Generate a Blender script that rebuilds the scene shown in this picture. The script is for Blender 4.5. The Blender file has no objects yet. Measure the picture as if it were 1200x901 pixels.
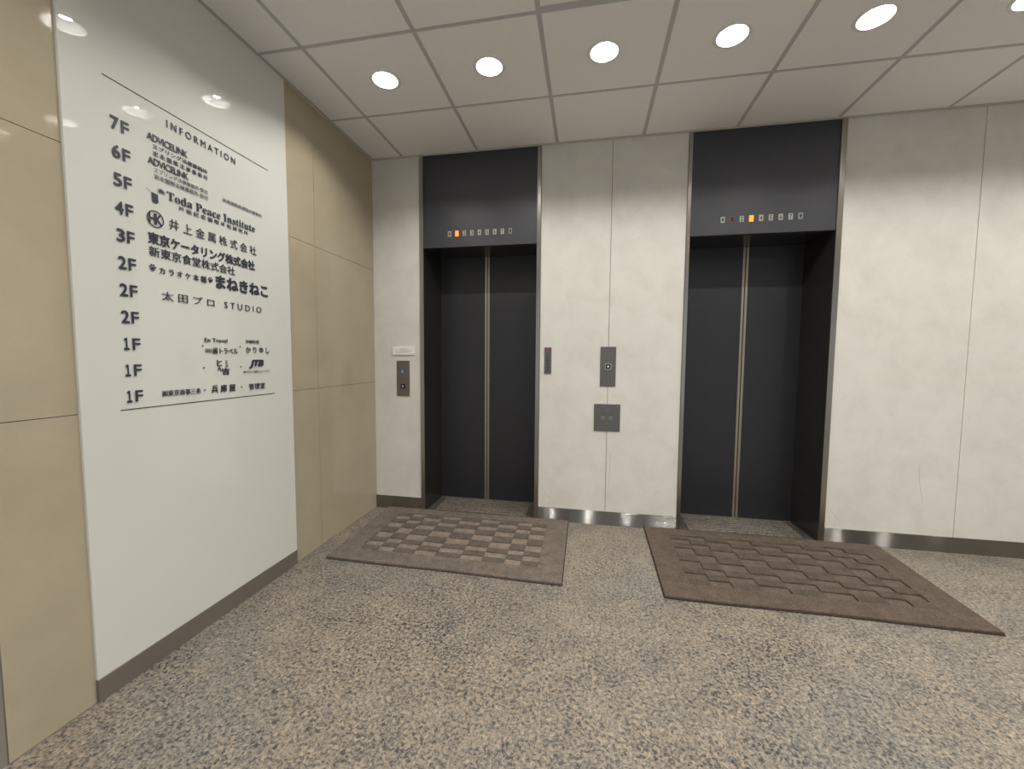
import bpy, bmesh, math, random
from mathutils import Vector, Matrix
random.seed(7)
SC = bpy.context.scene
COL = SC.collection

# ------------------------------------------------------------------ camera
F_PX = 475.2811
YAW, PITCH, ROLL = -0.1848, -0.0661, 0.0069
fw = Vector((math.sin(YAW) * math.cos(PITCH), math.cos(YAW) * math.cos(PITCH), math.sin(PITCH)))
r0 = Vector((math.cos(YAW), -math.sin(YAW), 0)); u0 = r0.cross(fw)
rt = r0 * math.cos(ROLL) + u0 * math.sin(ROLL); up = u0 * math.cos(ROLL) - r0 * math.sin(ROLL)
cd = bpy.data.cameras.new('camera'); cd.sensor_width = 36; cd.sensor_fit = 'HORIZONTAL'; cd.lens = F_PX / 1200 * 36
cd.clip_start = .02
cam = bpy.data.objects.new('camera', cd); COL.objects.link(cam)
M = Matrix((rt, up, -fw)).transposed().to_4x4(); M.translation = Vector((1.7021, -3.0352, 1.2418))
cam.matrix_world = M; SC.camera = cam

# ------------------------------------------------------------------ world, exposure, lamp settings
w = bpy.data.worlds.new('world'); SC.world = w; w.use_nodes = True
w.node_tree.nodes['Background'].inputs[0].default_value = (.86, .93, 1.0, 1)
w.node_tree.nodes['Background'].inputs[1].default_value = .65
SC.view_settings.view_transform = 'Standard'; SC.view_settings.look = 'None'
SC.view_settings.gamma = 1; SC.view_settings.use_curve_mapping = False
SC.view_settings.exposure = 0.0
SC.cycles.max_bounces = 10; SC.cycles.diffuse_bounces = 6; SC.cycles.glossy_bounces = 5
LAMP_W = 7.0
LAMP_COL = (1.0, .955, .89)

H = 2.78
XR, YF = 6.6, -6.4      # far ends of the lobby (unseen)

# ------------------------------------------------------------------ materials
def mat(name, color=(.5, .5, .5), rough=.5, metal=0, spec=.5, emit=None, es=0, **k):
    m = bpy.data.materials.new(name); m.use_nodes = True
    b = m.node_tree.nodes['Principled BSDF']
    b.inputs['Base Color'].default_value = (*color, 1); b.inputs['Roughness'].default_value = rough
    b.inputs['Metallic'].default_value = metal; b.inputs['Specular IOR Level'].default_value = spec
    if emit: b.inputs['Emission Color'].default_value = (*emit, 1); b.inputs['Emission Strength'].default_value = es
    for kk, v in k.items(): b.inputs[kk.replace('_', ' ')].default_value = v
    return m
def nodes(m): return m.node_tree.nodes, m.node_tree.links, m.node_tree.nodes['Principled BSDF']
def pos(n, l, scale=(1, 1, 1)):
    g = n.new('ShaderNodeNewGeometry'); mp = n.new('ShaderNodeMapping'); mp.inputs['Scale'].default_value = scale
    l.new(g.outputs['Position'], mp.inputs['Vector']); return mp.outputs['Vector']
def noise(n, l, vec, scale, detail=3, rough=.5, dist=0):
    t = n.new('ShaderNodeTexNoise'); t.inputs['Scale'].default_value = scale; t.inputs['Detail'].default_value = detail
    t.inputs['Roughness'].default_value = rough; t.inputs['Distortion'].default_value = dist; l.new(vec, t.inputs['Vector']); return t.outputs['Fac']
def ramp(n, l, fac, stops, interp='LINEAR'):
    r = n.new('ShaderNodeValToRGB'); cr = r.color_ramp; cr.interpolation = interp
    while len(cr.elements) < len(stops): cr.elements.new(.5)
    for e, (p, c) in zip(cr.elements, stops): e.position = p; e.color = (*c, 1) if len(c) == 3 else c
    l.new(fac, r.inputs['Fac']); return r.outputs['Color']
def mix(n, l, a, b, fac, mode='MIX'):
    x = n.new('ShaderNodeMix'); x.data_type = 'RGBA'; x.blend_type = mode
    for s, v in ((6, a), (7, b), (0, fac)):
        if hasattr(v, 'is_output') or isinstance(v, bpy.types.NodeSocket): l.new(v, x.inputs[s])
        elif s == 0: x.inputs[0].default_value = v
        else: x.inputs[s].default_value = (*v, 1)
    return x.outputs[2]
def bump(n, l, b, h, strength, dist=.002):
    x = n.new('ShaderNodeBump'); x.inputs['Strength'].default_value = strength; x.inputs['Distance'].default_value = dist
    l.new(h, x.inputs['Height']); l.new(x.outputs['Normal'], b.inputs['Normal'])

def m_granite(name='granite', grooves=False, dark=1.0):
    m = mat(name, rough=.3, spec=.4); n, l, b = nodes(m)
    p = pos(n, l)
    n0 = noise(n, l, p, 7, 3, .6)
    n1a = noise(n, l, p, 80, 5, .70, .7)
    ad = n.new('ShaderNodeMath'); ad.operation = 'MULTIPLY_ADD'; l.new(n0, ad.inputs[0]); ad.inputs[1].default_value = .16; l.new(n1a, ad.inputs[2])
    ad2 = n.new('ShaderNodeMath'); ad2.operation = 'SUBTRACT'; l.new(ad.outputs[0], ad2.inputs[0]); ad2.inputs[1].default_value = .080
    n1 = ad2.outputs[0]
    base = ramp(n, l, n1, [(.0, (.025, .027, .03)), (.405, (.058, .060, .063)), (.455, (.165, .158, .148)),
                           (.53, (.258, .230, .192)), (.61, (.335, .290, .230)), (.78, (.46, .415, .35))])
    v = n.new('ShaderNodeTexVoronoi'); v.inputs['Scale'].default_value = 150; l.new(p, v.inputs['Vector'])
    cells = ramp(n, l, v.outputs['Color'], [(0, (.60, .62, .65)), (.5, (1.0, .98, .96)), (1, (1.3, 1.20, 1.08))])
    c = mix(n, l, base, cells, .8, 'MULTIPLY')
    n2 = noise(n, l, p, 60, 4, .7, .5)
    dk = ramp(n, l, n2, [(.33, (.36, .37, .39)), (.41, (1, 1, 1))])
    c = mix(n, l, c, dk, .8, 'MULTIPLY')
    n3 = noise(n, l, p, 1.6, 2)
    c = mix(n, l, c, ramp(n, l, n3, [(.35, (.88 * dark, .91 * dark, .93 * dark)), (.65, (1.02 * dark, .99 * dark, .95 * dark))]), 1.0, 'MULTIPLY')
    # two scuffs trodden into the stone near the sign wall, and a short dark scrape
    g = n.new('ShaderNodeNewGeometry')
    for (x, y, r_) in SCUFFS:
        d = n.new('ShaderNodeVectorMath'); d.operation = 'DISTANCE'; l.new(g.outputs['Position'], d.inputs[0]); d.inputs[1].default_value = (x, y, 0)
        nn = noise(n, l, p, 160, 2)
        a = n.new('ShaderNodeMath'); a.operation = 'MULTIPLY_ADD'; l.new(nn, a.inputs[0]); a.inputs[1].default_value = r_ * 1.4; l.new(d.outputs['Value'], a.inputs[2])
        mr = n.new('ShaderNodeMapRange'); mr.inputs['From Min'].default_value = r_ * 1.5; mr.inputs['From Max'].default_value = r_ * .9
        mr.inputs['To Max'].default_value = .75; l.new(a.outputs[0], mr.inputs['Value'])
        c = mix(n, l, c, (.035, .035, .035), mr.outputs[0])
    l.new(c, b.inputs['Base Color'])
    rr = n.new('ShaderNodeMapRange'); rr.inputs['To Min'].default_value = .24; rr.inputs['To Max'].default_value = .42
    l.new(n3, rr.inputs['Value']); l.new(rr.outputs[0], b.inputs['Roughness'])
    return m
SCUFFS = [(.585, -1.800, .022), (.678, -1.904, .018), (.715, -1.627, .012), (.745, -1.629, .010)]
GRANITE = m_granite()
GROUT = mat('floor_joint', (.27, .255, .225), .5)

def m_stone():
    m = mat('beige_stone', rough=.06, spec=.5); n, l, b = nodes(m); p = pos(n, l)
    c = ramp(n, l, noise(n, l, p, 3.0, 4, .6), [(.3, (.40, .350, .255)), (.7, (.45, .395, .290))])
    s = ramp(n, l, noise(n, l, p, 260, 2), [(.35, (.93, .93, .93)), (.6, (1, 1, 1))])
    l.new(mix(n, l, c, s, .6, 'MULTIPLY'), b.inputs['Base Color']); return m
STONE = m_stone()
def m_wallpanel():
    m = mat('mottled_wall_panel', rough=.6, spec=.3); n, l, b = nodes(m); p = pos(n, l)
    a = noise(n, l, p, 5, 6, .65, .5); f = noise(n, l, p, 140, 3, .6)
    c = ramp(n, l, a, [(.3, (.61, .60, .555)), (.5, (.66, .65, .605)), (.7, (.70, .69, .645))])
    c = mix(n, l, c, ramp(n, l, f, [(.35, (.93, .93, .93)), (.6, (1, 1, 1))]), .6, 'MULTIPLY')
    l.new(c, b.inputs['Base Color']); bump(n, l, b, f, .25, .001); return m
PANEL = m_wallpanel()
def m_brushed(name, col, rough, aniso=.85, horiz=True, metal=1.0):
    m = mat(name, col, rough, metal); n, l, b = nodes(m)
    p = pos(n, l, (2, 2, 900) if horiz else (900, 900, 2))
    f = noise(n, l, p, 1, 2)
    l.new(ramp(n, l, f, [(.2, tuple(x * .85 for x in col)), (.8, tuple(x * 1.1 for x in col))]), b.inputs['Base Color'])
    b.inputs['Anisotropic'].default_value = aniso
    t = n.new('ShaderNodeTangent'); t.direction_type = 'RADIAL'; t.axis = 'Z'
    if horiz:
        cx = n.new('ShaderNodeCombineXYZ'); cx.inputs[2].default_value = 1; cx.inputs[1].default_value = .02; l.new(cx.outputs[0], b.inputs['Tangent'])
    else:
        cx = n.new('ShaderNodeCombineXYZ'); cx.inputs[0].default_value = 1; cx.inputs[1].default_value = .02; l.new(cx.outputs[0], b.inputs['Tangent'])
    n.remove(t)
    return m
STEEL_H = m_brushed('brushed_baseboard_steel', (.26, .255, .24), .14, 1.0)
n, l, b = nodes(STEEL_H)       # fine horizontal brushing: the surface normal tips up and down from scratch to scratch
_wn = n.new('ShaderNodeTexWhiteNoise'); _wn.noise_dimensions = '3D'; l.new(pos(n, l, (9000, 9000, 9000)), _wn.inputs['Vector'])
_mr = n.new('ShaderNodeMapRange'); _mr.inputs['To Min'].default_value = -.5; _mr.inputs['To Max'].default_value = .85; l.new(_wn.outputs['Value'], _mr.inputs['Value'])
_cx = n.new('ShaderNodeCombineXYZ'); l.new(_mr.outputs[0], _cx.inputs[2])
_g = n.new('ShaderNodeNewGeometry'); _va = n.new('ShaderNodeVectorMath'); _va.operation = 'ADD'; l.new(_g.outputs['Normal'], _va.inputs[0]); l.new(_cx.outputs[0], _va.inputs[1])
_vn = n.new('ShaderNodeVectorMath'); _vn.operation = 'NORMALIZE'; l.new(_va.outputs[0], _vn.inputs[0]); l.new(_vn.outputs[0], b.inputs['Normal'])
STEEL_V = m_brushed('brushed_edge_steel', (.40, .375, .33), .28, .6, False)
STEEL_DARK = m_brushed('dark_plate_steel', (.155, .148, .142), .42, .4, metal=.7)
STEEL_WARM = m_brushed('warm_plate_steel', (.28, .255, .225), .40, .4)
STEEL_BASE = mat('painted_skirting_steel', (.20, .178, .155), .38, .35)
CHROME = mat('polished_rim', (.75, .75, .75), .2, 1)
def m_black(name, col, rough, sp=.5):
    m = mat(name, col, rough, 0, sp); n, l, b = nodes(m)
    f = noise(n, l, pos(n, l, (700, 700, 6)), 1, 2)
    l.new(ramp(n, l, f, [(.3, tuple(c * .9 for c in col)), (.7, tuple(c * 1.1 for c in col))]), b.inputs['Base Color']); return m
BLACK_DOOR = m_black('black_door_steel', (.019, .019, .023), .38)
BLACK_TRANSOM = m_black('black_transom_steel', (.032, .034, .043), .42)
BLACK_JAMB = m_black('black_jamb_steel', (.026, .025, .024), .26)
CEIL = mat('ceiling_board', (.86, .86, .86), .9, 0, .2)
n, l, b = nodes(CEIL); _f = noise(n, l, pos(n, l), 180, 3)
l.new(ramp(n, l, _f, [(.3, (.84, .84, .845)), (.7, (.885, .885, .89))]), b.inputs['Base Color'])
GRID = mat('ceiling_grid_grey', (.50, .51, .52), .6)
TRIMW = mat('ceiling_trim_paint', (.55, .535, .50), .6)
PLAIN = mat('plain_wall_paint', (.50, .46, .38), .6)
SLAB = mat('plenum_dark', (.05, .05, .05), .9)
BOARD = mat('white_backed_glass', (.66, .675, .64), .014, 0, .5)
INK = mat('navy_lettering', (.028, .032, .052), .5)
INKGREY = mat('grey_lettering', (.16, .16, .17), .5)
RED = mat('red_print', (.40, .03, .10), .5)
BLUE = mat('blue_button', (.03, .09, .36), .4)
WHITE = mat('white_plastic', (.84, .82, .76), .4)
WMARK = mat('white_mark', (.75, .78, .8), .5)
NAVY = mat('black_button', (.012, .016, .03), .25)
BLACK = mat('black_rubber', (.012, .012, .012), .7)
LENS_OFF = mat('indicator_off', (.38, .385, .365), .5)
LENS_GREEN = mat('indicator_off_green', (.24, .29, .26), .5)
LENS_DIM = mat('indicator_dim', (.14, .055, .04), .5)
LENS_ON = mat('indicator_lit', (.9, .3, .05), .5, 0, .5, (1.0, .15, .008), 2.4)
NUMERAL_ON = mat('numeral_on_lit', (.5, .15, .02), .5, 0, .5, (1.0, .36, .03), 1.1)
REFL = mat('reflector_silver', (.30, .30, .30), .35)
RING = mat('downlight_ring', (.80, .80, .80), .5)
LAMP = mat('lamp_glow', (1, 1, 1), .5, 0, .5, (1, .97, .92), 60)
def m_pile(name, c0, c1, sc=420):
    m = mat(name, c0, .95, 0, .1); n, l, b = nodes(m); p = pos(n, l)
    f = noise(n, l, p, 150, 5, .85); g = noise(n, l, p, 18, 4, .7)
    c = ramp(n, l, f, [(.36, tuple(x * .5 for x in c0)), (.64, tuple(x * 1.5 for x in c0))])
    c = mix(n, l, c, ramp(n, l, g, [(.35, (.78, .78, .78)), (.65, (1.15, 1.15, 1.15))]), 1, 'MULTIPLY')
    l.new(c, b.inputs['Base Color']); bump(n, l, b, f, .9, .004)
    b.inputs['Sheen Weight'].default_value = .08
    return m

# ------------------------------------------------------------------ helpers
def prop(o, label=None, cat=None, group=None, kind=None):
    if label: o['label'] = label
    if cat: o['category'] = cat
    if group: o['group'] = group
    if kind: o['kind'] = kind
    return o
def link(name, me, parent=None):
    o = bpy.data.objects.new(name, me); COL.objects.link(o)
    if parent is not None: o.parent = parent
    return o
def empty(name, loc=(0, 0, 0)):
    o = bpy.data.objects.new(name, None); o.location = loc; o.empty_display_size = .05; COL.objects.link(o); return o
def bm_box(bm, a, c):
    r = bmesh.ops.create_cube(bm, size=1)
    s = [c[i] - a[i] for i in range(3)]; m = [(c[i] + a[i]) / 2 for i in range(3)]
    for v in r['verts']: v.co = Vector((v.co.x * s[0] + m[0], v.co.y * s[1] + m[1], v.co.z * s[2] + m[2]))
    return r['verts']
def finish(name, bm, material, parent=None, bevel=0, smooth=False, segs=1):
    if bevel:
        bmesh.ops.bevel(bm, geom=[e for e in bm.edges], offset=bevel, segments=segs, affect='EDGES', clamp_overlap=True)
    bmesh.ops.recalc_face_normals(bm, faces=bm.faces)
    me = bpy.data.meshes.new(name); bm.to_mesh(me); bm.free()
    for mm in (material if isinstance(material, (list, tuple)) else [material]): me.materials.append(mm)
    if smooth:
        for p in me.polygons: p.use_smooth = True
    return link(name, me, parent)
def box(name, a, c, material, parent=None, bevel=0):
    """a, c: world corners; the parent's location is taken off so the part sits where given"""
    off = parent.location if parent is not None else Vector((0, 0, 0))
    pp = parent
    while pp is not None and pp.parent is not None: pp = pp.parent; off = off + pp.location
    bm = bmesh.new()
    bm_box(bm, [a[i] - off[i] for i in range(3)], [c[i] - off[i] for i in range(3)])
    return finish(name, bm, material, parent, bevel)
def world_off(parent):
    off = Vector((0, 0, 0))
    while parent is not None: off += parent.location; parent = parent.parent
    return off
def poly(name, pts, faces, material, parent=None, kind=None):
    off = world_off(parent); me = bpy.data.meshes.new(name)
    me.from_pydata([tuple(Vector(p) - off) for p in pts], [], faces); me.materials.append(material)
    bm = bmesh.new(); bm.from_mesh(me); bmesh.ops.recalc_face_normals(bm, faces=bm.faces); bm.to_mesh(me); bm.free()
    return link(name, me, parent)
def extrude_outline(name, pts2, to3, d, material, parent):
    """flat outline (list of 2D points) given thickness d; to3(u, v, h) -> world"""
    n_ = len(pts2)
    P = [to3(u, v, 0) for u, v in pts2] + [to3(u, v, d) for u, v in pts2]
    F = [tuple(range(n_)), tuple(range(n_, 2 * n_))[::-1]] + [(i, (i + 1) % n_, n_ + (i + 1) % n_, n_ + i) for i in range(n_)]
    return poly(name, P, F, material, parent)

_txt = {}
def text_mesh(s, bold, res=3, spacing=1.0):
    k = (s, bold, res, spacing)
    if k in _txt: return _txt[k]
    c = bpy.data.curves.new('t', 'FONT'); c.body = s; c.resolution_u = res; c.extrude = .0; c.fill_mode = 'FRONT'
    c.space_character = spacing
    o = bpy.data.objects.new('t', c); COL.objects.link(o); bpy.context.view_layer.update()
    dg = bpy.context.evaluated_depsgraph_get(); me = bpy.data.meshes.new_from_object(o.evaluated_get(dg))
    vs = [v.co.copy() for v in me.vertices]; fs = [tuple(p.vertices) for p in me.polygons]
    bpy.data.objects.remove(o); bpy.data.curves.remove(c); bpy.data.meshes.remove(me)
    _txt[k] = (vs, fs); return vs, fs
def text(name, s, rect, plane, d0, material, parent, bold=0.0, shear=0, thick=.0012, label=None, spacing=1.0):
    """fit the text's outline to rect = (u0, v0, u1, v1) on the wall plane ('left': u=y, x=d0 ; 'back': u=x, y=-d0)"""
    vs, fs = text_mesh(s, bold, 3, spacing)
    x0 = min(v.x for v in vs); x1 = max(v.x for v in vs); y0 = min(v.y for v in vs); y1 = max(v.y for v in vs)
    u0_, v0_, u1_, v1_ = rect
    def to3(v, h):
        b_ = (v.y - y0) / (y1 - y0); a_ = (v.x - x0) / (x1 - x0) + shear * (b_ - .5)
        U = u0_ + a_ * (u1_ - u0_); V = v0_ + b_ * (v1_ - v0_)
        return (d0 + h, U, V) if plane == 'left' else (U, -(d0 + h), V)
    off = world_off(parent)
    P = []; FS = []
    sh = [(0, 0)] if bold <= 0 else [(bold * math.cos(math.radians(45 * i)), bold * math.sin(math.radians(45 * i))) for i in range(8)]
    for k_, (sx, sy) in enumerate(sh):
        P += [Vector(to3(v + Vector((sx, sy, 0)), thick + k_ * 2e-6)) - off for v in vs]
        FS += [tuple(i + k_ * len(vs) for i in f) for f in fs]
    fs = FS
    bm = bmesh.new(); bv = [bm.verts.new(p) for p in P]
    for f in fs:
        try: bm.faces.new([bv[i] for i in f])
        except ValueError: pass
    if len(bv) < 6000:
        r = bmesh.ops.extrude_face_region(bm, geom=bm.faces[:])
        nrm = Vector((-thick, 0, 0)) if plane == 'left' else Vector((0, thick, 0))
        bmesh.ops.translate(bm, vec=nrm, verts=[g for g in r['geom'] if isinstance(g, bmesh.types.BMVert)])
    o = finish(name, bm, material, parent)
    if label: o['label'] = label
    return o

# ------------------------------------------------------------------ floor: granite slabs
floor = box('floor', (-.05, YF, -.06), (XR, .42, -.0009), GROUT)
prop(floor, 'speckled beige and grey polished granite floor of the lobby', 'floor', kind='structure')
G = .0012
def slab(x0, y0, x1, y1):
    o = box('granite_slab', (x0 + G, y0 + G, -.02), (x1 - G, y1 - G, 0), GRANITE, floor, 0)
ys = [0.0, -.43, -1.03, -1.63, -2.23, -2.83, -3.43, -4.03, -4.63, -5.23, -5.83, YF]
offs = [.0, .35, .0, .35, 0, .35, 0, .35, 0, .35, 0]
for j in range(len(ys) - 1):
    base = 2.103 if j % 2 == 0 or j == 1 else 2.453
    base = {0: 2.453, 1: 2.103, 2: 2.453}.get(j, 2.103 if j % 2 else 2.453)
    xs = [0.0] + [x for x in [base + .9 * k for k in range(-3, 6)] if .12 < x < XR - .12] + [XR]
    for i in range(len(xs) - 1): slab(xs[i], ys[j + 1], xs[i + 1], ys[j])

# ------------------------------------------------------------------ back wall
E1 = dict(a1=.3962, a2=.4280, a3=1.3144, a4=1.3435, bl=.4417, br=1.305)
E2 = dict(a1=2.3511, a2=2.3748, a3=3.2650, a4=3.2988, bl=2.384, br=3.2476)
REC, TH = .345, 2.083
wb = box('wall_back', (-.05, .012, 0), (E1['a1'], .2, 2.95), SLAB)
prop(wb, 'off-white mottled panelled wall that holds the two black elevator entrances', 'wall', kind='structure')
for a, c in ((E1['a4'], E2['a1']), (E2['a4'], XR)): box('wall_core', (a, .012, 0), (c, .2, 2.95), SLAB, wb)
JT = .0016
for a, c in ((0, E1['a1']), (E1['a4'], 1.8464), (1.8464, E2['a1']), (E2['a4'], 4.0425), (4.0425, 5.25), (5.25, XR)):
    box('wall_panel', (a + (JT if a > 0 else .0), 0, .0), (c - JT, .012, H + .03), PANEL, wb)
box('wall_head', (E1['a1'], .012, H), (E1['a4'], .5, 2.95), SLAB, wb)
box('wall_head', (E2['a1'], .012, H), (E2['a4'], .5, 2.95), SLAB, wb)
# hairline scratches low on the wall, each a shallow dark groove mark
def scratch(pts, wdt=.0016):
    off = []
    P = []; F = []
    for i, (x, z) in enumerate(pts):
        a = pts[max(0, i - 1)]; c = pts[min(len(pts) - 1, i + 1)]
        d = Vector((c[0] - a[0], c[1] - a[1])).normalized(); nn = Vector((-d.y, d.x)) * wdt / 2
        P += [(x + nn.x, -.0004, z + nn.y), (x - nn.x, -.0004, z - nn.y)]
        if i: F.append((2 * i - 2, 2 * i - 1, 2 * i + 1, 2 * i))
    poly('scratch', P, F, SCR, wb)
SCR = mat('scratch_grey', (.34, .32, .28), .7)
for s_ in [[(1.365, .27), (1.40, .21), (1.425, .175)], [(1.43, .205), (1.437, .16)], [(3.33, .235), (3.37, .175), (3.40, .15)], [(3.325, .19), (3.335, .14)],
           [(3.83, .56), (3.835, .45), (3.86, .32)], [(2.19, .25), (2.235, .29)], [(1.875, .55), (1.873, .40), (1.871, .29)]]: scratch(s_)

def baseboard(name, a, c, lab):
    o = box(name, (a, -.008, 0), (c, 0, .1029), STEEL_H, None, .0012)
    prop(o, lab, 'baseboard', kind='structure'); return o
baseboard('baseboard_back', .0, E1['a1'] - .001, 'short brushed steel baseboard in the left corner beside the left elevator')
baseboard('baseboard_back.001', E1['a4'] + .001, E2['a1'] - .001, 'brushed steel baseboard between the two elevator entrances')
baseboard('baseboard_back.002', E2['a4'] + .001, XR, 'long brushed steel baseboard right of the right elevator')

# ------------------------------------------------------------------ left wall: beige stone tiles
wl = box('wall_left', (-.25, YF, 0), (-.014, .012, 2.95), SLAB)
prop(wl, 'polished beige stone tiled wall on the left with the white sign board', 'wall', kind='structure')
zs = [0, 1.0385, 1.9306, H + .03]
BY0, BY1 = -1.9585, -.9505
for (y0, y1) in ((-.7063, 0), (BY1 - .02, -.7063), (-2.183, BY0 + .02), (-3.1, -2.212), (-4.0, -3.1), (-4.9, -4.0), (-5.8, -4.9), (YF, -5.8)):
    for k in range(3):
        g = .0012
        box('stone_tile', (-.014, y0 + g, zs[k] + (g if k else .002)), (0, y1 - g, zs[k + 1] - g), STONE, wl)
jo = box('trim_1', (-.013, -2.212, 0), (-.004, -2.183, H), mat('joint_metal', (.30, .28, .25), .4, .3))
prop(jo, 'narrow grey vertical joint strip at the far left of the tiled wall', 'trim', kind='structure')

# ------------------------------------------------------------------ unseen walls closing the lobby
wr = box('wall_right', (XR, YF, 0), (XR + .1, .2, 2.95), PLAIN); prop(wr, 'plain beige wall at the far right end, outside the picture', 'wall', kind='structure')

# ------------------------------------------------------------------ ceiling: boards in a recessed grey grid
ceil = box('ceiling', (-.25, YF - .1, 2.95), (XR + .1, .55, 3.0), SLAB)
prop(ceil, 'suspended ceiling of square pale grey boards in a recessed grey grid', 'ceiling', kind='structure')
GX0, GS = .2648, .5952
gx = [.022] + [GX0 + GS * k for k in range(11) if GX0 + GS * k < XR - .1] + [XR]
gy = [-.022, -.5365, -1.133] + [-1.133 - GS * k for k in range(1, 9)] + [YF]
gy = [y for y in gy if y >= YF]
GAP = .0115
lights = []
def tile(x0, y0, x1, y1, hole=None):
    """board between x0..x1, y0..y1 (y0<y1), its underside at H, with a round hole for a downlight"""
    T = .010
    if hole is None:
        box('ceiling_board', (x0, y0, H), (x1, y1, H + T), CEIL, ceil); return
    hx, hy, R = hole
    an = [2 * math.pi * i / 32 for i in range(32)] + [math.atan2(yy - hy, xx - hx) % (2 * math.pi) for xx in (x0, x1) for yy in (y0, y1)]
    an.sort(); n_ = len(an); P = []
    for z in (H, H + T):
        for a in an:
            c_, s_ = math.cos(a), math.sin(a)
            t = min([((x1 - hx) / c_) if c_ > 1e-9 else ((x0 - hx) / c_ if c_ < -1e-9 else 9e9), ((y1 - hy) / s_) if s_ > 1e-9 else ((y0 - hy) / s_ if s_ < -1e-9 else 9e9)])
            P.append((hx + c_ * t, hy + s_ * t, z))
        for a in an: P.append((hx + math.cos(a) * R, hy + math.sin(a) * R, z))
    F = []
    for i in range(n_):
        j = (i + 1) % n_
        F += [(i, j, n_ + j, n_ + i), (2 * n_ + i, 3 * n_ + i, 3 * n_ + j, 2 * n_ + j), (i, 2 * n_ + i, 2 * n_ + j, j), (n_ + i, n_ + j, 3 * n_ + j, 3 * n_ + i)]
    poly('ceiling_board', P, F, CEIL, ceil)
rowA = [(GX0 + GS * (k + .5), -.842) for k in range(10) if GX0 + GS * (k + .5) < XR - .2]
rowB = [(.745, -1.455), (2.95, -1.44), (4.735, -1.44)]  # first one shows mirrored in the board; other two added, unseen, for light
rowC = [(GX0 + GS * (k + .5), -2.622) for k in range(10)]
rowD = [(GX0 + GS * (k + .5), -3.81) for k in (0, 2, 4, 6, 8)]  # unseen row added behind the camera to light the lobby
rowE = [(GX0 + GS * (k + .5), -5.0) for k in (0, 2, 4, 6, 8)]  # second added row, never in view, only lights the room
lights = rowA + rowB + rowC + rowD + rowE
for j in range(len(gy) - 1):
    for i in range(len(gx) - 1):
        x0 = gx[i] + (GAP if i else 0); x1 = gx[i + 1] - (GAP if i < len(gx) - 2 else 0)
        y1 = gy[j] - (GAP if j else 0); y0 = gy[j + 1] + GAP
        if j == 2 and gx[i] > 1.4: y1 -= .018
        hs = [q for q in lights if x0 + .08 < q[0] < x1 - .08 and y0 + .08 < q[1] < y1 - .08]
        tile(x0, y0, x1, y1, (hs[0][0], hs[0][1], .068) if hs else None)
for x in gx[1:-1]: box('grid_bar', (x - .02, YF, H + .003), (x + .02, -.0, H + .005), GRID, ceil)
for y in gy[1:-1]:
    e = .02 if abs(y + 1.133) < 1e-6 else 0
    box('grid_bar', (.0, y - .02 - e, H + .0031), (XR, y + .02, H + .0051), GRID, ceil)
tb = box('trim_2', (0.0, -.018, H - .005), (XR, 0.0, H + .004), TRIMW); prop(tb, 'pale edge trim where the ceiling meets the elevator wall', 'trim', kind='structure')
tl = box('trim_3', (.0, YF, H - .005), (.018, -.018, H + .004), TRIMW); prop(tl, 'pale edge trim where the ceiling meets the tiled left wall', 'trim', kind='structure')

# ------------------------------------------------------------------ downlights
def lathe(name, prof, material, parent, seg=32, closed=False):
    P = []; F = []
    for (r, z) in prof:
        for i in range(seg): P.append((r * math.cos(2 * math.pi * i / seg), r * math.sin(2 * math.pi * i / seg), z))
    m_ = len(prof)
    for k in range(m_ - 1 + (1 if closed else 0)):
        k2 = (k + 1) % m_
        for i in range(seg): j = (i + 1) % seg; F.append((k * seg + i, k * seg + j, k2 * seg + j, k2 * seg + i))
    if not closed:
        if prof[-1][0] < .03: F.append(tuple((m_ - 1) * seg + i for i in range(seg)))
    me = bpy.data.meshes.new(name); me.from_pydata(P, [], F); me.materials.append(material)
    bm = bmesh.new(); bm.from_mesh(me); bmesh.ops.recalc_face_normals(bm, faces=bm.faces); bm.to_mesh(me); bm.free()
    for p in me.polygons: p.use_smooth = len(p.vertices) == 4
    return link(name, me, parent)
lamp_data = bpy.data.lights.new('downlight_lamp', 'AREA'); lamp_data.shape = 'DISK'; lamp_data.size = .042
lamp_data.energy = LAMP_W; lamp_data.color = LAMP_COL
def make_downlight():
    t = empty('downlight', (0, 0, 0))
    ring = lathe('trim_ring', [(.066, .004), (.066, -.003), (.072, -.0045), (.082, -.0035), (.086, 0), (.086, .0005), (.070, .0005), (.069, .004)], RING, t, closed=True)
    refl = lathe('reflector', [(.066, -.002), (.0665, .002), (.062, .012), (.052, .025), (.040, .036), (.034, .040), (.034, .060), (.001, .060)], REFL, t)
    lamp = lathe('lamp', [(.024, .050), (.024, .0375), (.019, .0355), (.012, .0345), (.001, .0342)], LAMP, t)
    lo = bpy.data.objects.new('lamp_light', lamp_data); COL.objects.link(lo); lo.parent = t; lo.location = (0, 0, .0335)
    return t
def copy_tree(o, parent=None):
    c = o.copy(); COL.objects.link(c); c.parent = parent
    for ch in o.children: copy_tree(ch, c)
    return c
proto = make_downlight()
first = True
ordA = ['above the left corner strip, leftmost of the row', 'second from the left, above the left elevator', 'third from the left, above the panel joint between the elevators',
        'fourth from the left, just before the right elevator', 'fifth from the left, with its white bowl and ring plainly seen', 'sixth from the left, cut by the right picture edge']
for i, (x, y) in enumerate(lights):
    o = proto if i == 0 else copy_tree(proto)
    o.location = (x, y, H)
    if i < 6: prop(o, 'round recessed ceiling downlight ' + ordA[i], 'ceiling light', 'downlights along the elevator wall')
    elif i < len(rowA): prop(o, 'recessed downlight of the elevator wall row, beyond the right picture edge', 'ceiling light', 'downlights along the elevator wall')
    else: prop(o, 'unseen recessed downlight over the lobby, there to light the room', 'ceiling light', 'downlights over the lobby')

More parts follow.
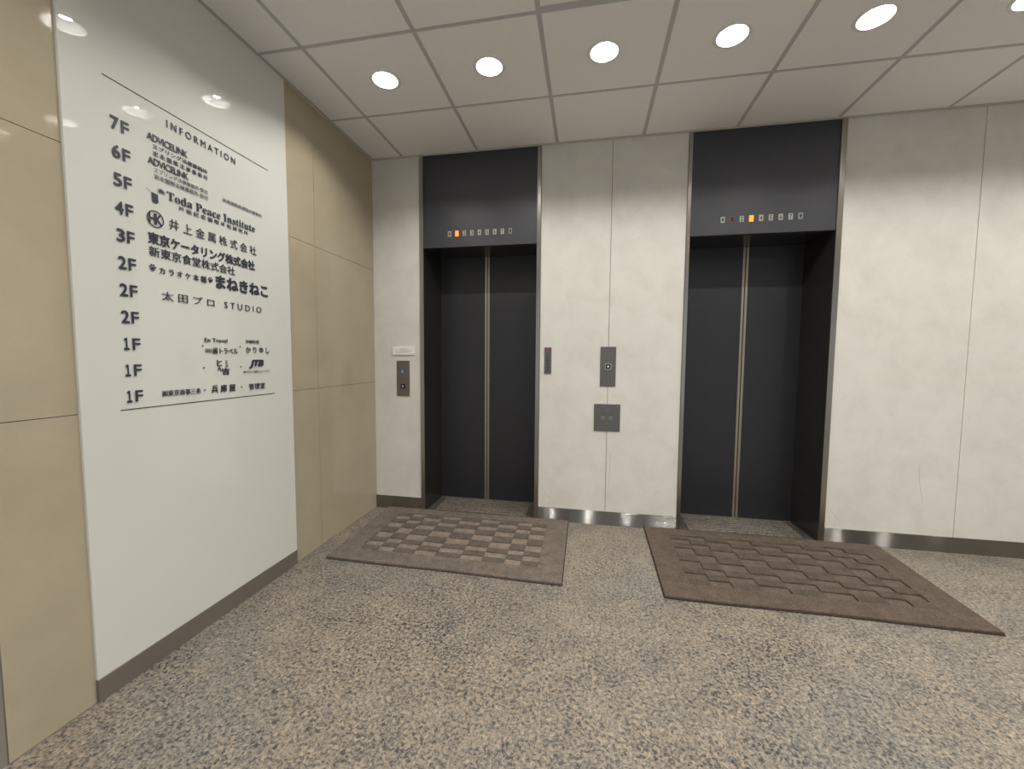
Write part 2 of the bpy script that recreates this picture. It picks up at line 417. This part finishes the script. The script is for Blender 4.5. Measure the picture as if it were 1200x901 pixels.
# ------------------------------------------------------------------ elevators
def elevator(e, label, lit, dim):
    a1, a2, a3, a4, bl, br = (e[k] for k in ('a1', 'a2', 'a3', 'a4', 'bl', 'br'))
    t = empty('elevator', ((a1 + a4) / 2, 0, 0)); prop(t, label, 'elevator', 'pair of black elevators')
    # door frame edges: slim steel strips from floor to ceiling
    box('edge_strip', (a1, -.010, 0), (a2, .012, H - .005), STEEL_V, t, .001)
    box('edge_strip', (a3, -.010, 0), (a4, .012, H - .005), STEEL_V, t, .001)
    # transom with its underside
    tr = box('transom', (a2, -.002, TH), (a3, .030, H - .004), BLACK_TRANSOM, t, .001)
    box('soffit', (a2, .030, TH + .0005), (a3, REC, TH + .03), BLACK_JAMB, t)
    # splayed jambs
    for (f0, f1, k0, k1) in ((a1 + .002, a2, a1 + .002, bl), (a4 - .002, a3, a4 - .002, br)):
        P = [(f0, .0, 0), (f1, .0, 0), (k1, REC, 0), (k0, REC, 0)]
        P += [(p[0], p[1], TH + .001) for p in P]
        poly('jamb', P, [(0, 1, 2, 3), (4, 5, 6, 7), (0, 1, 5, 4), (1, 2, 6, 5), (2, 3, 7, 6), (3, 0, 4, 7)], BLACK_JAMB, t)
    mid = e['mid']
    for s in (0, 1):
        x0, x1 = (bl - .01, mid - .0025) if s == 0 else (mid + .0025, br + .01)
        d = box('door_panel', (x0, REC, .006), (x1, REC + .03, TH + .02), BLACK_DOOR, t, .0008)
        if s == 0: box('meeting_strip', (x1 - .018, REC - .004, .006), (x1, REC + .001, TH), STEEL_GAP, d, .0008)
        else: box('meeting_strip', (x0, REC - .004, .006), (x0 + .018, REC + .001, TH), STEEL_GAP, d, .0008)
        # small guide shoe glint near the foot of the door
        cx = (x0 + x1) / 2 + (.03 if s == 0 else -.06)
    # shaft behind, so that no light passes the door gap
    box('shaft_back', (a1, REC + .032, 0), (a4, REC + .06, 2.9), SLAB, t)
    # granite threshold with cut grooves
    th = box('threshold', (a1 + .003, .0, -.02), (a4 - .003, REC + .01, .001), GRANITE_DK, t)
    bm = bmesh.new(); off = world_off(th)
    for k in range(7):
        y = .035 + k * .045
        for q in bm_box(bm, (a2 + .07, y, .001), (a3 - .07, y + .030, .0050)): q.co -= off
    finish('grip_rib', bm, GRANITE_RIB, th)['kind'] = 'stuff'
    box('sill', (bl - .002, REC - .012, .0), (br + .002, REC + .03, .005), STEEL_GAP, t)
    # floor indicator: nine little lenses on the transom
    for k, ch in enumerate(['▼', '1', '2', '3', '4', '5', '6', '7', '▲']):
        cx = e['i0'] + (e['i1'] - e['i0']) * k / 8; cz = 2.1835
        mm = LENS_ON if k == lit else (LENS_DIM if k == dim else (LENS_GREEN if k == 8 else LENS_OFF))
        ln = box('indicator_lens', (cx - .013, -.0045, cz - .020), (cx + .013, -.002, cz + .020), mm, t, .0006)
        if k == lit: ln['label'] = 'orange glowing floor indicator lens'
        hh = .012 if k in (0, 8) else .014
        ww = .008 if k in (0, 8) else .0062
        if ch in '▼▲':
            s_ = 1 if ch == '▲' else -1
            pts = [(cx - .010, cz - .000 * s_), (cx + .010, cz - .000 * s_), (cx, cz + s_ * .014)]
            pts2 = [(cx - .010, cz), (cx, cz + s_ * .015), (cx + .010, cz), (cx + .0045, cz), (cx + .0045, cz - s_ * .013), (cx - .0045, cz - s_ * .013), (cx - .0045, cz)]
            extrude_outline('arrow', pts2, lambda u, v, h: (u, -.0045 - h, v), .0008, BLACK, ln)
        else:
            text('numeral', ch, (cx - ww, cz - hh, cx + ww, cz + hh), 'back', .0045, NUMERAL_ON if k == lit else BLACK, ln, .02, thick=.0008)
    return t
STEEL_GAP = mat('door_edge_brass_steel', (.38, .34, .26), .36, .85)
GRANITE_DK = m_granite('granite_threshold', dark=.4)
GRANITE_RIB = m_granite('granite_rib', dark=.9)
E1['mid'] = .8530; E2['mid'] = 2.8546
E1['i0'], E1['i1'] = .640, 1.1138; E2['i0'], E2['i1'] = 2.5814, 3.0561
elevator(E1, 'black two-leaf elevator entrance nearer the tiled wall, indicator glowing at 1', 1, -1)
elevator(E2, 'black two-leaf elevator entrance on the right, indicator glowing at 3', 3, 1)

# ------------------------------------------------------------------ button plates and small signs on the back wall
def arrow_pts(cx, cz, s):
    return [(cx - s, cz + .1 * s), (cx, cz + s), (cx + s, cz + .1 * s), (cx + .35 * s, cz + .1 * s), (cx + .35 * s, cz - s), (cx - .35 * s, cz - s), (cx - .35 * s, cz + .1 * s)]
tb3 = lambda d: (lambda u, v, h: (u, -d - h, v))
t = empty('call_button_plate', (.248, 0, .929)); prop(t, 'tall steel call plate with blue wheelchair button, left of the left elevator', 'button panel')
box('plate', (.1926, -.006, .929), (.303, 0, 1.2115), STEEL_WARM, t, .0015)
b1 = box('wheelchair_button', (.2290, -.0105, 1.1115), (.2655, -.006, 1.148), BLUE, t, .001); b1['label'] = 'blue button with a white wheelchair sign'
# wheelchair mark: head, back, seat, footrest, wheel arc
cx, cz = .2445, 1.129
bm = bmesh.new(); off = world_off(b1)
def bar(bm, p, q, w_, y0=-.0114, y1=-.0104):
    p = Vector(p); q = Vector(q); d = (q - p).normalized(); nn = Vector((-d.y, d.x)) * w_ / 2
    c4 = [p + nn, p - nn, q - nn, q + nn]; vs = [bm.verts.new(Vector((c.x, y, c.y)) - off) for y in (y0, y1) for c in c4]
    for f in ((0, 1, 2, 3), (7, 6, 5, 4), (0, 4, 5, 1), (1, 5, 6, 2), (2, 6, 7, 3), (3, 7, 4, 0)): bm.faces.new([vs[i] for i in f])
bar(bm, (cx - .001, cz + .008), (cx, cz - .002), .0028); bar(bm, (cx, cz - .002), (cx + .007, cz - .002), .0026)
bar(bm, (cx + .007, cz - .002), (cx + .010, cz - .010), .0026); bar(bm, (cx + .010, cz - .010), (cx + .013, cz - .009), .0024)
bar(bm, (cx - .003, cz + .011), (cx + .001, cz + .011), .004)
aa = [(cx + .001 + .0085 * math.cos(math.radians(d)), cz - .006 + .0085 * math.sin(math.radians(d))) for d in range(120, 361, 30)]
for p, q in zip(aa, aa[1:]): bar(bm, p, q, .0022)
finish('wheelchair_mark', bm, WMARK, b1)
b2 = box('up_button', (.2290, -.0105, .989), (.2650, -.006, 1.026), NAVY, t, .001); b2['label'] = 'black button with an up arrow'
extrude_outline('arrow', arrow_pts(.247, 1.0075, .009), tb3(.0105), .0006, WMARK, b2)

t = empty('call_button_plate', (1.845, 0, 1.038)); prop(t, 'dark steel call plate with one up button, above the square key plate', 'button panel')
box('plate', (1.7895, -.006, 1.038), (1.9000, 0, 1.3255), STEEL_DARK, t, .0015)
rim = box('button_rim', (1.8235, -.0085, 1.1600), (1.8670, -.006, 1.2040), CHROME, t, .001)
bb = box('up_button', (1.8275, -.0125, 1.1640), (1.8630, -.0085, 1.2000), NAVY, t, .001)
extrude_outline('arrow', arrow_pts(1.8455, 1.182, .009), tb3(.0125), .0006, WMARK, bb)

t = empty('key_switch_plate', (1.845, 0, .7075)); prop(t, 'square dark steel plate with two round key switches, below the call plate', 'key switch plate')
box('plate', (1.7520, -.006, .7075), (1.9385, 0, .9070), STEEL_DARK, t, .0015)
for kx in (1.8170, 1.8735):
    bm = bmesh.new()
    bmesh.ops.create_cone(bm, cap_ends=True, segments=24, radius1=.0125, radius2=.0115, depth=.004, matrix=Matrix.Translation(Vector((kx, -.008, .8060)) - world_off(t)) @ Matrix.Rotation(math.pi / 2, 4, 'X'))
    ks = finish('key_switch', bm, CHROME, t)
    bm = bmesh.new()
    bmesh.ops.create_cone(bm, cap_ends=True, segments=20, radius1=.0085, radius2=.0085, depth=.002, matrix=Matrix.Translation(Vector((kx, -.0108, .8060)) - world_off(t)) @ Matrix.Rotation(math.pi / 2, 4, 'X'))
    finish('key_barrel', bm, NAVY, ks)
    box('key_slot', (kx - .0012, -.0126, .800), (kx + .0012, -.0118, .812), CHROME, ks)
    text('lettering', '運転' if kx < 1.84 else '休止', (kx - .010, .8235, kx + .010, .8315), 'back', .006, INK, t, .01, thick=.0004)
for z in (.862, .772):
    bm = bmesh.new()
    bmesh.ops.create_cone(bm, cap_ends=True, segments=12, radius1=.003, radius2=.0026, depth=.0016, matrix=Matrix.Translation(Vector((1.846, -.0068, z)) - world_off(t)) @ Matrix.Rotation(math.pi / 2, 4, 'X'))
    finish('screw', bm, CHROME, t)

t = empty('notice_strip', (1.406, 0, 1.123)); prop(t, 'narrow vertical grey notice strip with red and dark characters, right of the left elevator', 'sign')
box('plate', (1.3795, -.005, 1.123), (1.4325, 0, 1.3200), STEEL_DARK, t, .001)
text('lettering', '禁煙', (1.3900, 1.2915, 1.4220, 1.3050), 'back', .005, RED, t, .02, thick=.0005)['label'] = 'red characters at the top of the strip'
for k, ch in enumerate('火災時使用禁'):
    zc = 1.271 - k * .0245
    text('lettering', ch, (1.3965, zc - .0095, 1.4155, zc + .0095), 'back', .005, INK, t, .02, thick=.0005)

t = empty('notice_plate', (.2535, 0, 1.257)); prop(t, 'small white notice plate above the blue wheelchair button plate', 'sign')
box('plate', (.1605, -.009, 1.2585), (.3465, 0, 1.3215), WHITE, t, .001)
text('lettering', 'お 知 ら せ', (.226, 1.2975, .292, 1.309), 'back', .009, INKGREY, t, .0, thick=.0004)
text('lettering', 'エレベーターのご利用は 静かにお願いします', (.186, 1.2865, .325, 1.2935), 'back', .009, INKGREY, t, .01, thick=.0004)
text('lettering', 'お体の不自由な方は専用ボタンを', (.186, 1.2745, .310, 1.2815), 'back', .009, INKGREY, t, .0, thick=.0004)

# ------------------------------------------------------------------ sign board on the left wall
BX = .010
bd = empty('sign_board', (0, (BY0 + BY1) / 2, .0845)); prop(bd, 'tall white glass directory board headed INFORMATION with floors 7F to 1F', 'sign board')
box('glass_panel', (-.004, BY0, .0845), (BX, BY1, H - .005), BOARD, bd, .0012)
box('rule_line', (BX, -1.8385, 2.2225), (BX + .0016, -1.0880, 2.2255), INK, bd)
box('rule_line', (BX, -1.8385, 1.0365), (BX + .0016, -1.0900, 1.0395), INK, bd)
LX = BX + .0022
def L(s, y0, y1, z0, z1, bold=0, m=INK, shear=0, label=None, name='lettering', spacing=1.0):
    return text(name, s, (y0, z0, y1, z1), 'left', LX, m, bd, bold, shear, label=label, spacing=spacing)
for k, s in enumerate(['7F', '6F', '5F', '4F', '3F', '2F', '2F', '2F', '1F', '1F', '1F']):
    zb = 2.0520 - k * .0987
    if s == '1F':
        L('１', -1.8170, -1.8010, zb, zb + .042, .030); L('F', -1.7880, -1.7625, zb, zb + .042, .012)
    else:
        L(s[0], -1.8205, -1.7960, zb, zb + .044, .022); L('F', -1.7870, -1.7625, zb, zb + .043, .012)
L('I N F O R M A T I O N', -1.620, -1.296, 2.160, 2.189, .006, label='title lettering')
for z in (2.0775, 1.9865): L('ADVICELINK', -1.699, -1.537, z, z + .0265, .010, spacing=.9)
L('スプリング法律事務所', -1.679, -1.447, 2.0500, 2.0685, .006)
L('岩 永 国 際 法 律 事 務 所', -1.679, -1.447, 2.0225, 2.0420, .006)
L('スプリング法律事務所 受付', -1.679, -1.449, 1.9605, 1.9785, .012)
L('岩永国際法律事務所 受付', -1.679, -1.449, 1.9350, 1.9540, .012)
L('飯島国際商標特許事務所', -1.374, -1.143, 1.9600, 1.9775, .010)
SER = {c: chr(0x1D400 + ord(c) - 65) if c.isupper() else chr(0x1D41A + ord(c) - 97) for c in 'TodaPeaceInstitute'}
L(''.join(SER.get(c, c) for c in 'Toda Peace Institute'), -1.632, -1.190, 1.8710, 1.9060, .0)
L('戸 田 記 念 国 際 平 和 研 究 所', -1.586, -1.234, 1.8450, 1.8640, .004)
L('井 上 金 属 株 式 会 社', -1.628, -1.186, 1.7560, 1.8000, .0)
L('東京ケータリング株式会社', -1.713, -1.200, 1.6790, 1.7230, .030)
L('新東京食堂株式会社', -1.712, -1.321, 1.6290, 1.6690, .006)
L('カ ラ オ ケ 本 舗', -1.676, -1.474, 1.5665, 1.5945, .012)
L('まねきねこ', -1.424, -1.120, 1.5550, 1.6110, .040)
L('太 田 プ ロ', -1.672, -1.438, 1.4640, 1.5000, .0)
L('S T U D I O', -1.386, -1.165, 1.4660, 1.4960, .0)
L('En Travel', -1.494, -1.378, 1.3025, 1.3210, .008)
L('㈱', -1.494, -1.460, 1.2540, 1.2740, .01, INKGREY)
L('縁トラベル', -1.456, -1.322, 1.2490, 1.2790, .008)
L('沖縄料理', -1.274, -1.188, 1.3050, 1.3225, .0)
L('か り ゆ し', -1.272, -1.122, 1.2560, 1.2870, .014)
L('と', -1.439, -1.413, 1.1940, 1.2210, .03, name='logo')
L('ん', -1.436, -1.409, 1.1700, 1.1970, .02, name='logo')
L('吉', -1.411, -1.373, 1.1520, 1.1830, .03, name='logo')
for k, ch in enumerate('とんき'): L(ch, -1.392, -1.379, 1.2110 - k * .0115, 1.2205 - k * .0115, .01, name='logo')
L('JTB', -1.247, -1.166, 1.1800, 1.2195, .060, shear=.18, name='logo', label='heavy slanted three-letter mark', spacing=.86)
L('旅のサロン銀座ジェイアクア', -1.292, -1.125, 1.1560, 1.1680, .0, INKGREY)
L('㈱東京商事三条', -1.690, -1.522, 1.0740, 1.0990, .004)
L('兵 庫 屋', -1.470, -1.343, 1.0710, 1.1050, .018)
L('管理室', -1.262, -1.158, 1.0705, 1.1010, .006)
def disc(name, y, z, r, seg=12, parent=bd, m=INK, sy=1.0):
    return extrude_outline(name, [(y + sy * r * math.cos(2 * math.pi * i / seg), z + r * math.sin(2 * math.pi * i / seg)) for i in range(seg)], lambda u, v, h: (LX + h, u, v), .0012, m, parent)
for y, z in [(-1.505, 1.2850), (-1.306, 1.2865), (-1.5035, 1.1872), (-1.3065, 1.1875), (-1.504, 1.0878), (-1.3065, 1.0884)]: disc('dot', y, z, .0034)
# ring mark with two heavy letters
cy, cz, R = -1.6820, 1.7780, .0325
n_ = 40; P = []; F = []
for r_ in (R, R - .0035):
    for h in (0, .0012):
        for i in range(n_): P.append((LX + h, cy + .98 * r_ * math.cos(2 * math.pi * i / n_), cz + r_ * math.sin(2 * math.pi * i / n_)))
for i in range(n_):
    j = (i + 1) % n_
    F += [(n_ + i, n_ + j, 3 * n_ + j, 3 * n_ + i), (i, j, n_ + j, n_ + i), (2 * n_ + i, 2 * n_ + j, 3 * n_ + j, 3 * n_ + i)]
poly('logo_ring', P, F, INK, bd)
L('HK', cy - .0235, cy + .0235, cz - .0200, cz + .0200, .02, name='logo', spacing=.8)
# paw prints
def paw(y, z, s):
    bm = bmesh.new(); off = world_off(bd)
    for (dy, dz, r, sy) in ((0, -.35, .52, 1.15), (-.72, .12, .24, .85), (-.30, .62, .26, .85), (.30, .62, .26, .85), (.72, .12, .24, .85)):
        k = 14; ring = [Vector((0, y + s * (dy + sy * r * math.cos(2 * math.pi * i / k)), z + s * (dz + r * math.sin(2 * math.pi * i / k)))) for i in range(k)]
        lo = [bm.verts.new(v + Vector((LX, 0, 0)) - off) for v in ring]; hi = [bm.verts.new(v + Vector((LX + .0012, 0, 0)) - off) for v in ring]
        bm.faces.new(hi); bm.faces.new(lo[::-1])
        for i in range(k): bm.faces.new((lo[i], lo[(i + 1) % k], hi[(i + 1) % k], hi[i]))
    finish('paw_print', bm, INK, bd)
paw(-1.702, 1.5860, .0145); paw(-1.4535, 1.5840, .0135)
# banner and leaf emblem of the institute
extrude_outline('logo_banner', [(-1.6925, 1.8790), (-1.6685, 1.8760), (-1.6680, 1.8440), (-1.6800, 1.8400), (-1.6900, 1.8420)], lambda u, v, h: (LX + h, u, v), .0012, INK, bd)
lf = []
for i in range(7):
    a0 = math.radians(-25 + i * 38)
    lf += [(-1.6535 + .0165 * math.cos(a0), 1.8930 + .0150 * math.sin(a0)), (-1.6535 + .0060 * math.cos(a0 + math.radians(19)), 1.8930 + .0055 * math.sin(a0 + math.radians(19)))]
extrude_outline('logo_leaf', lf, lambda u, v, h: (LX + h, u, v), .0012, INK, bd)
for i in range(6): disc('dot', -1.7110 + i * .0036, 1.8860 - i * .0010, .0010, 6, m=INKGREY)
sk = box('baseboard_left', (-.004, BY0, 0), (BX + .002, BY1, .0845), STEEL_BASE, None, .001)
prop(sk, 'grey-brown metal baseboard under the white directory board', 'baseboard', kind='structure')

# ------------------------------------------------------------------ floor mats
CB = [.2723, .3869, .4942, .6335, .7772, .9354, 1.0772, 1.2157, 1.317, 1.4224]
CB = [(c - CB[0]) / (CB[-1] - CB[0]) for c in CB]
RB = [.1043, .1618, .2264, .2919, .3725, .463, .5492, .6095, .6722, .7361]
RB = [(c - RB[0]) / (RB[-1] - RB[0]) for c in RB]
HT = .0160
def mat_rug(Q, label, m_border, m_high, m_low, lowz):
    """Q: back-left, back-right, front-right, front-left corners on the floor"""
    Q = [Vector((x, y, 0)) for x, y in Q]
    def at(u, v, z):
        p = Q[0].lerp(Q[1], u).lerp(Q[3].lerp(Q[2], u), v)
        wob = .0035 * math.sin(9 * u + 3 * v) * (0 if .03 < v < .97 else 1)
        return (p.x, p.y + wob, z)
    ctr = (Q[0] + Q[1] + Q[2] + Q[3]) / 4
    t = empty('floor_mat', ctr); prop(t, label, 'floor mat', 'mats in front of the elevators')
    # rubber backing, a little proud of the pile at the edge
    N = 14
    def edge(m0, m1):
        return [(i / N * (m1 - m0) + m0, m0) for i in range(N)] + [(m1, i / N * (m1 - m0) + m0) for i in range(N)] + [(m1 - i / N * (m1 - m0), m1) for i in range(N)] + [(m0, m1 - i / N * (m1 - m0)) for i in range(N)]
    ed = edge(-.0022, 1.0022); k = len(ed)
    P = [at(u, v, .0005) for u, v in ed] + [at(u, v, .003) for u, v in ed]
    poly('rubber_backing', P, [tuple(range(k)), tuple(range(k, 2 * k))[::-1]] + [(i, (i + 1) % k, k + (i + 1) % k, k + i) for i in range(k)], BLACK, t)
    U0, U1, V0, V1 = .104, .896, .118, .838
    # raised border of deep pile
    outer = edge(.001, .999); inner = [(U0 + (U1 - U0) * max(0, min(1, u)), V0 + (V1 - V0) * max(0, min(1, v))) for u, v in edge(0, 1)]
    P = [at(u, v, .003) for u, v in outer] + [at(u, v, HT - .003) for u, v in outer] + [at(.5 + (u - .5) * .996, .5 + (v - .5) * .993, HT) for u, v in outer] + \
        [at(u, v, HT) for u, v in inner] + [at(u, v, .003) for u, v in inner]
    F = []
    for lv in range(4):
        for i in range(k): j = (i + 1) % k; F.append((lv * k + i, lv * k + j, (lv + 1) * k + j, (lv + 1) * k + i))
    bdr = poly('pile_border', P, F, m_border, t)
    for i in range(9):          # rows from the back
        for j in range(9):      # columns from the left
            u0_, u1_ = U0 + (U1 - U0) * CB[j], U0 + (U1 - U0) * CB[j + 1]; v0_, v1_ = V0 + (V1 - V0) * RB[i], V0 + (V1 - V0) * RB[i + 1]
            hi = (i + j) % 2 == 0
            z1 = HT if hi else lowz
            g = .0004 if hi else 0; b_ = .0045 if hi else 0
            lo4 = [at(a, b2, .003) for a, b2 in ((u0_ + g, v0_ + g), (u1_ - g, v0_ + g), (u1_ - g, v1_ - g), (u0_ + g, v1_ - g))]
            md4 = [(p[0], p[1], z1 - (.0025 if hi else .0004)) for p in lo4]
            gu, gv = .0009, .004
            hi4 = [at(a, b2, z1) for a, b2 in ((u0_ + gu, v0_ + gv), (u1_ - gu, v0_ + gv), (u1_ - gu, v1_ - gv), (u0_ + gu, v1_ - gv))] if hi else [(p[0], p[1], z1) for p in lo4]
            P = lo4 + md4 + hi4
            F = [(0, 1, 2, 3), (8, 9, 10, 11)]
            for lv in range(2):
                for q in range(4): F.append((lv * 4 + q, lv * 4 + (q + 1) % 4, (lv + 1) * 4 + (q + 1) % 4, (lv + 1) * 4 + q))
            poly('raised_square' if hi else 'low_square', P, F, m_high if hi else m_low, t)
    return t
PB1 = m_pile('taupe_pile_border', (.155, .129, .104), None); PH1 = m_pile('taupe_pile_deep', (.112, .095, .078), None); PL1 = m_pile('taupe_pile_short_sheen', (.235, .190, .152), None, 300)  # short pile coloured lighter here: sheen from pile direction painted in
PB2 = m_pile('brown_pile_border', (.106, .080, .060), None); PH2 = m_pile('brown_pile_deep', (.088, .068, .052), None); PL2 = m_pile('brown_pile_short', (.118, .092, .070), None, 300)
mat_rug([(.112, -.012), (1.577, -.012), (1.5846, -.8832), (.1386, -.8645)], 'taupe floor mat with a clear chequer, pile sheen painted on its light squares, before the left elevator', PB1, PH1, PL1, .0095)
mat_rug([(2.1276, -.012), (3.6140, -.012), (3.5820, -.8942), (2.1162, -.8945)], 'darker brown floor mat with a faint raised chequer, before the right elevator', PB2, PH2, PL2, .0075)
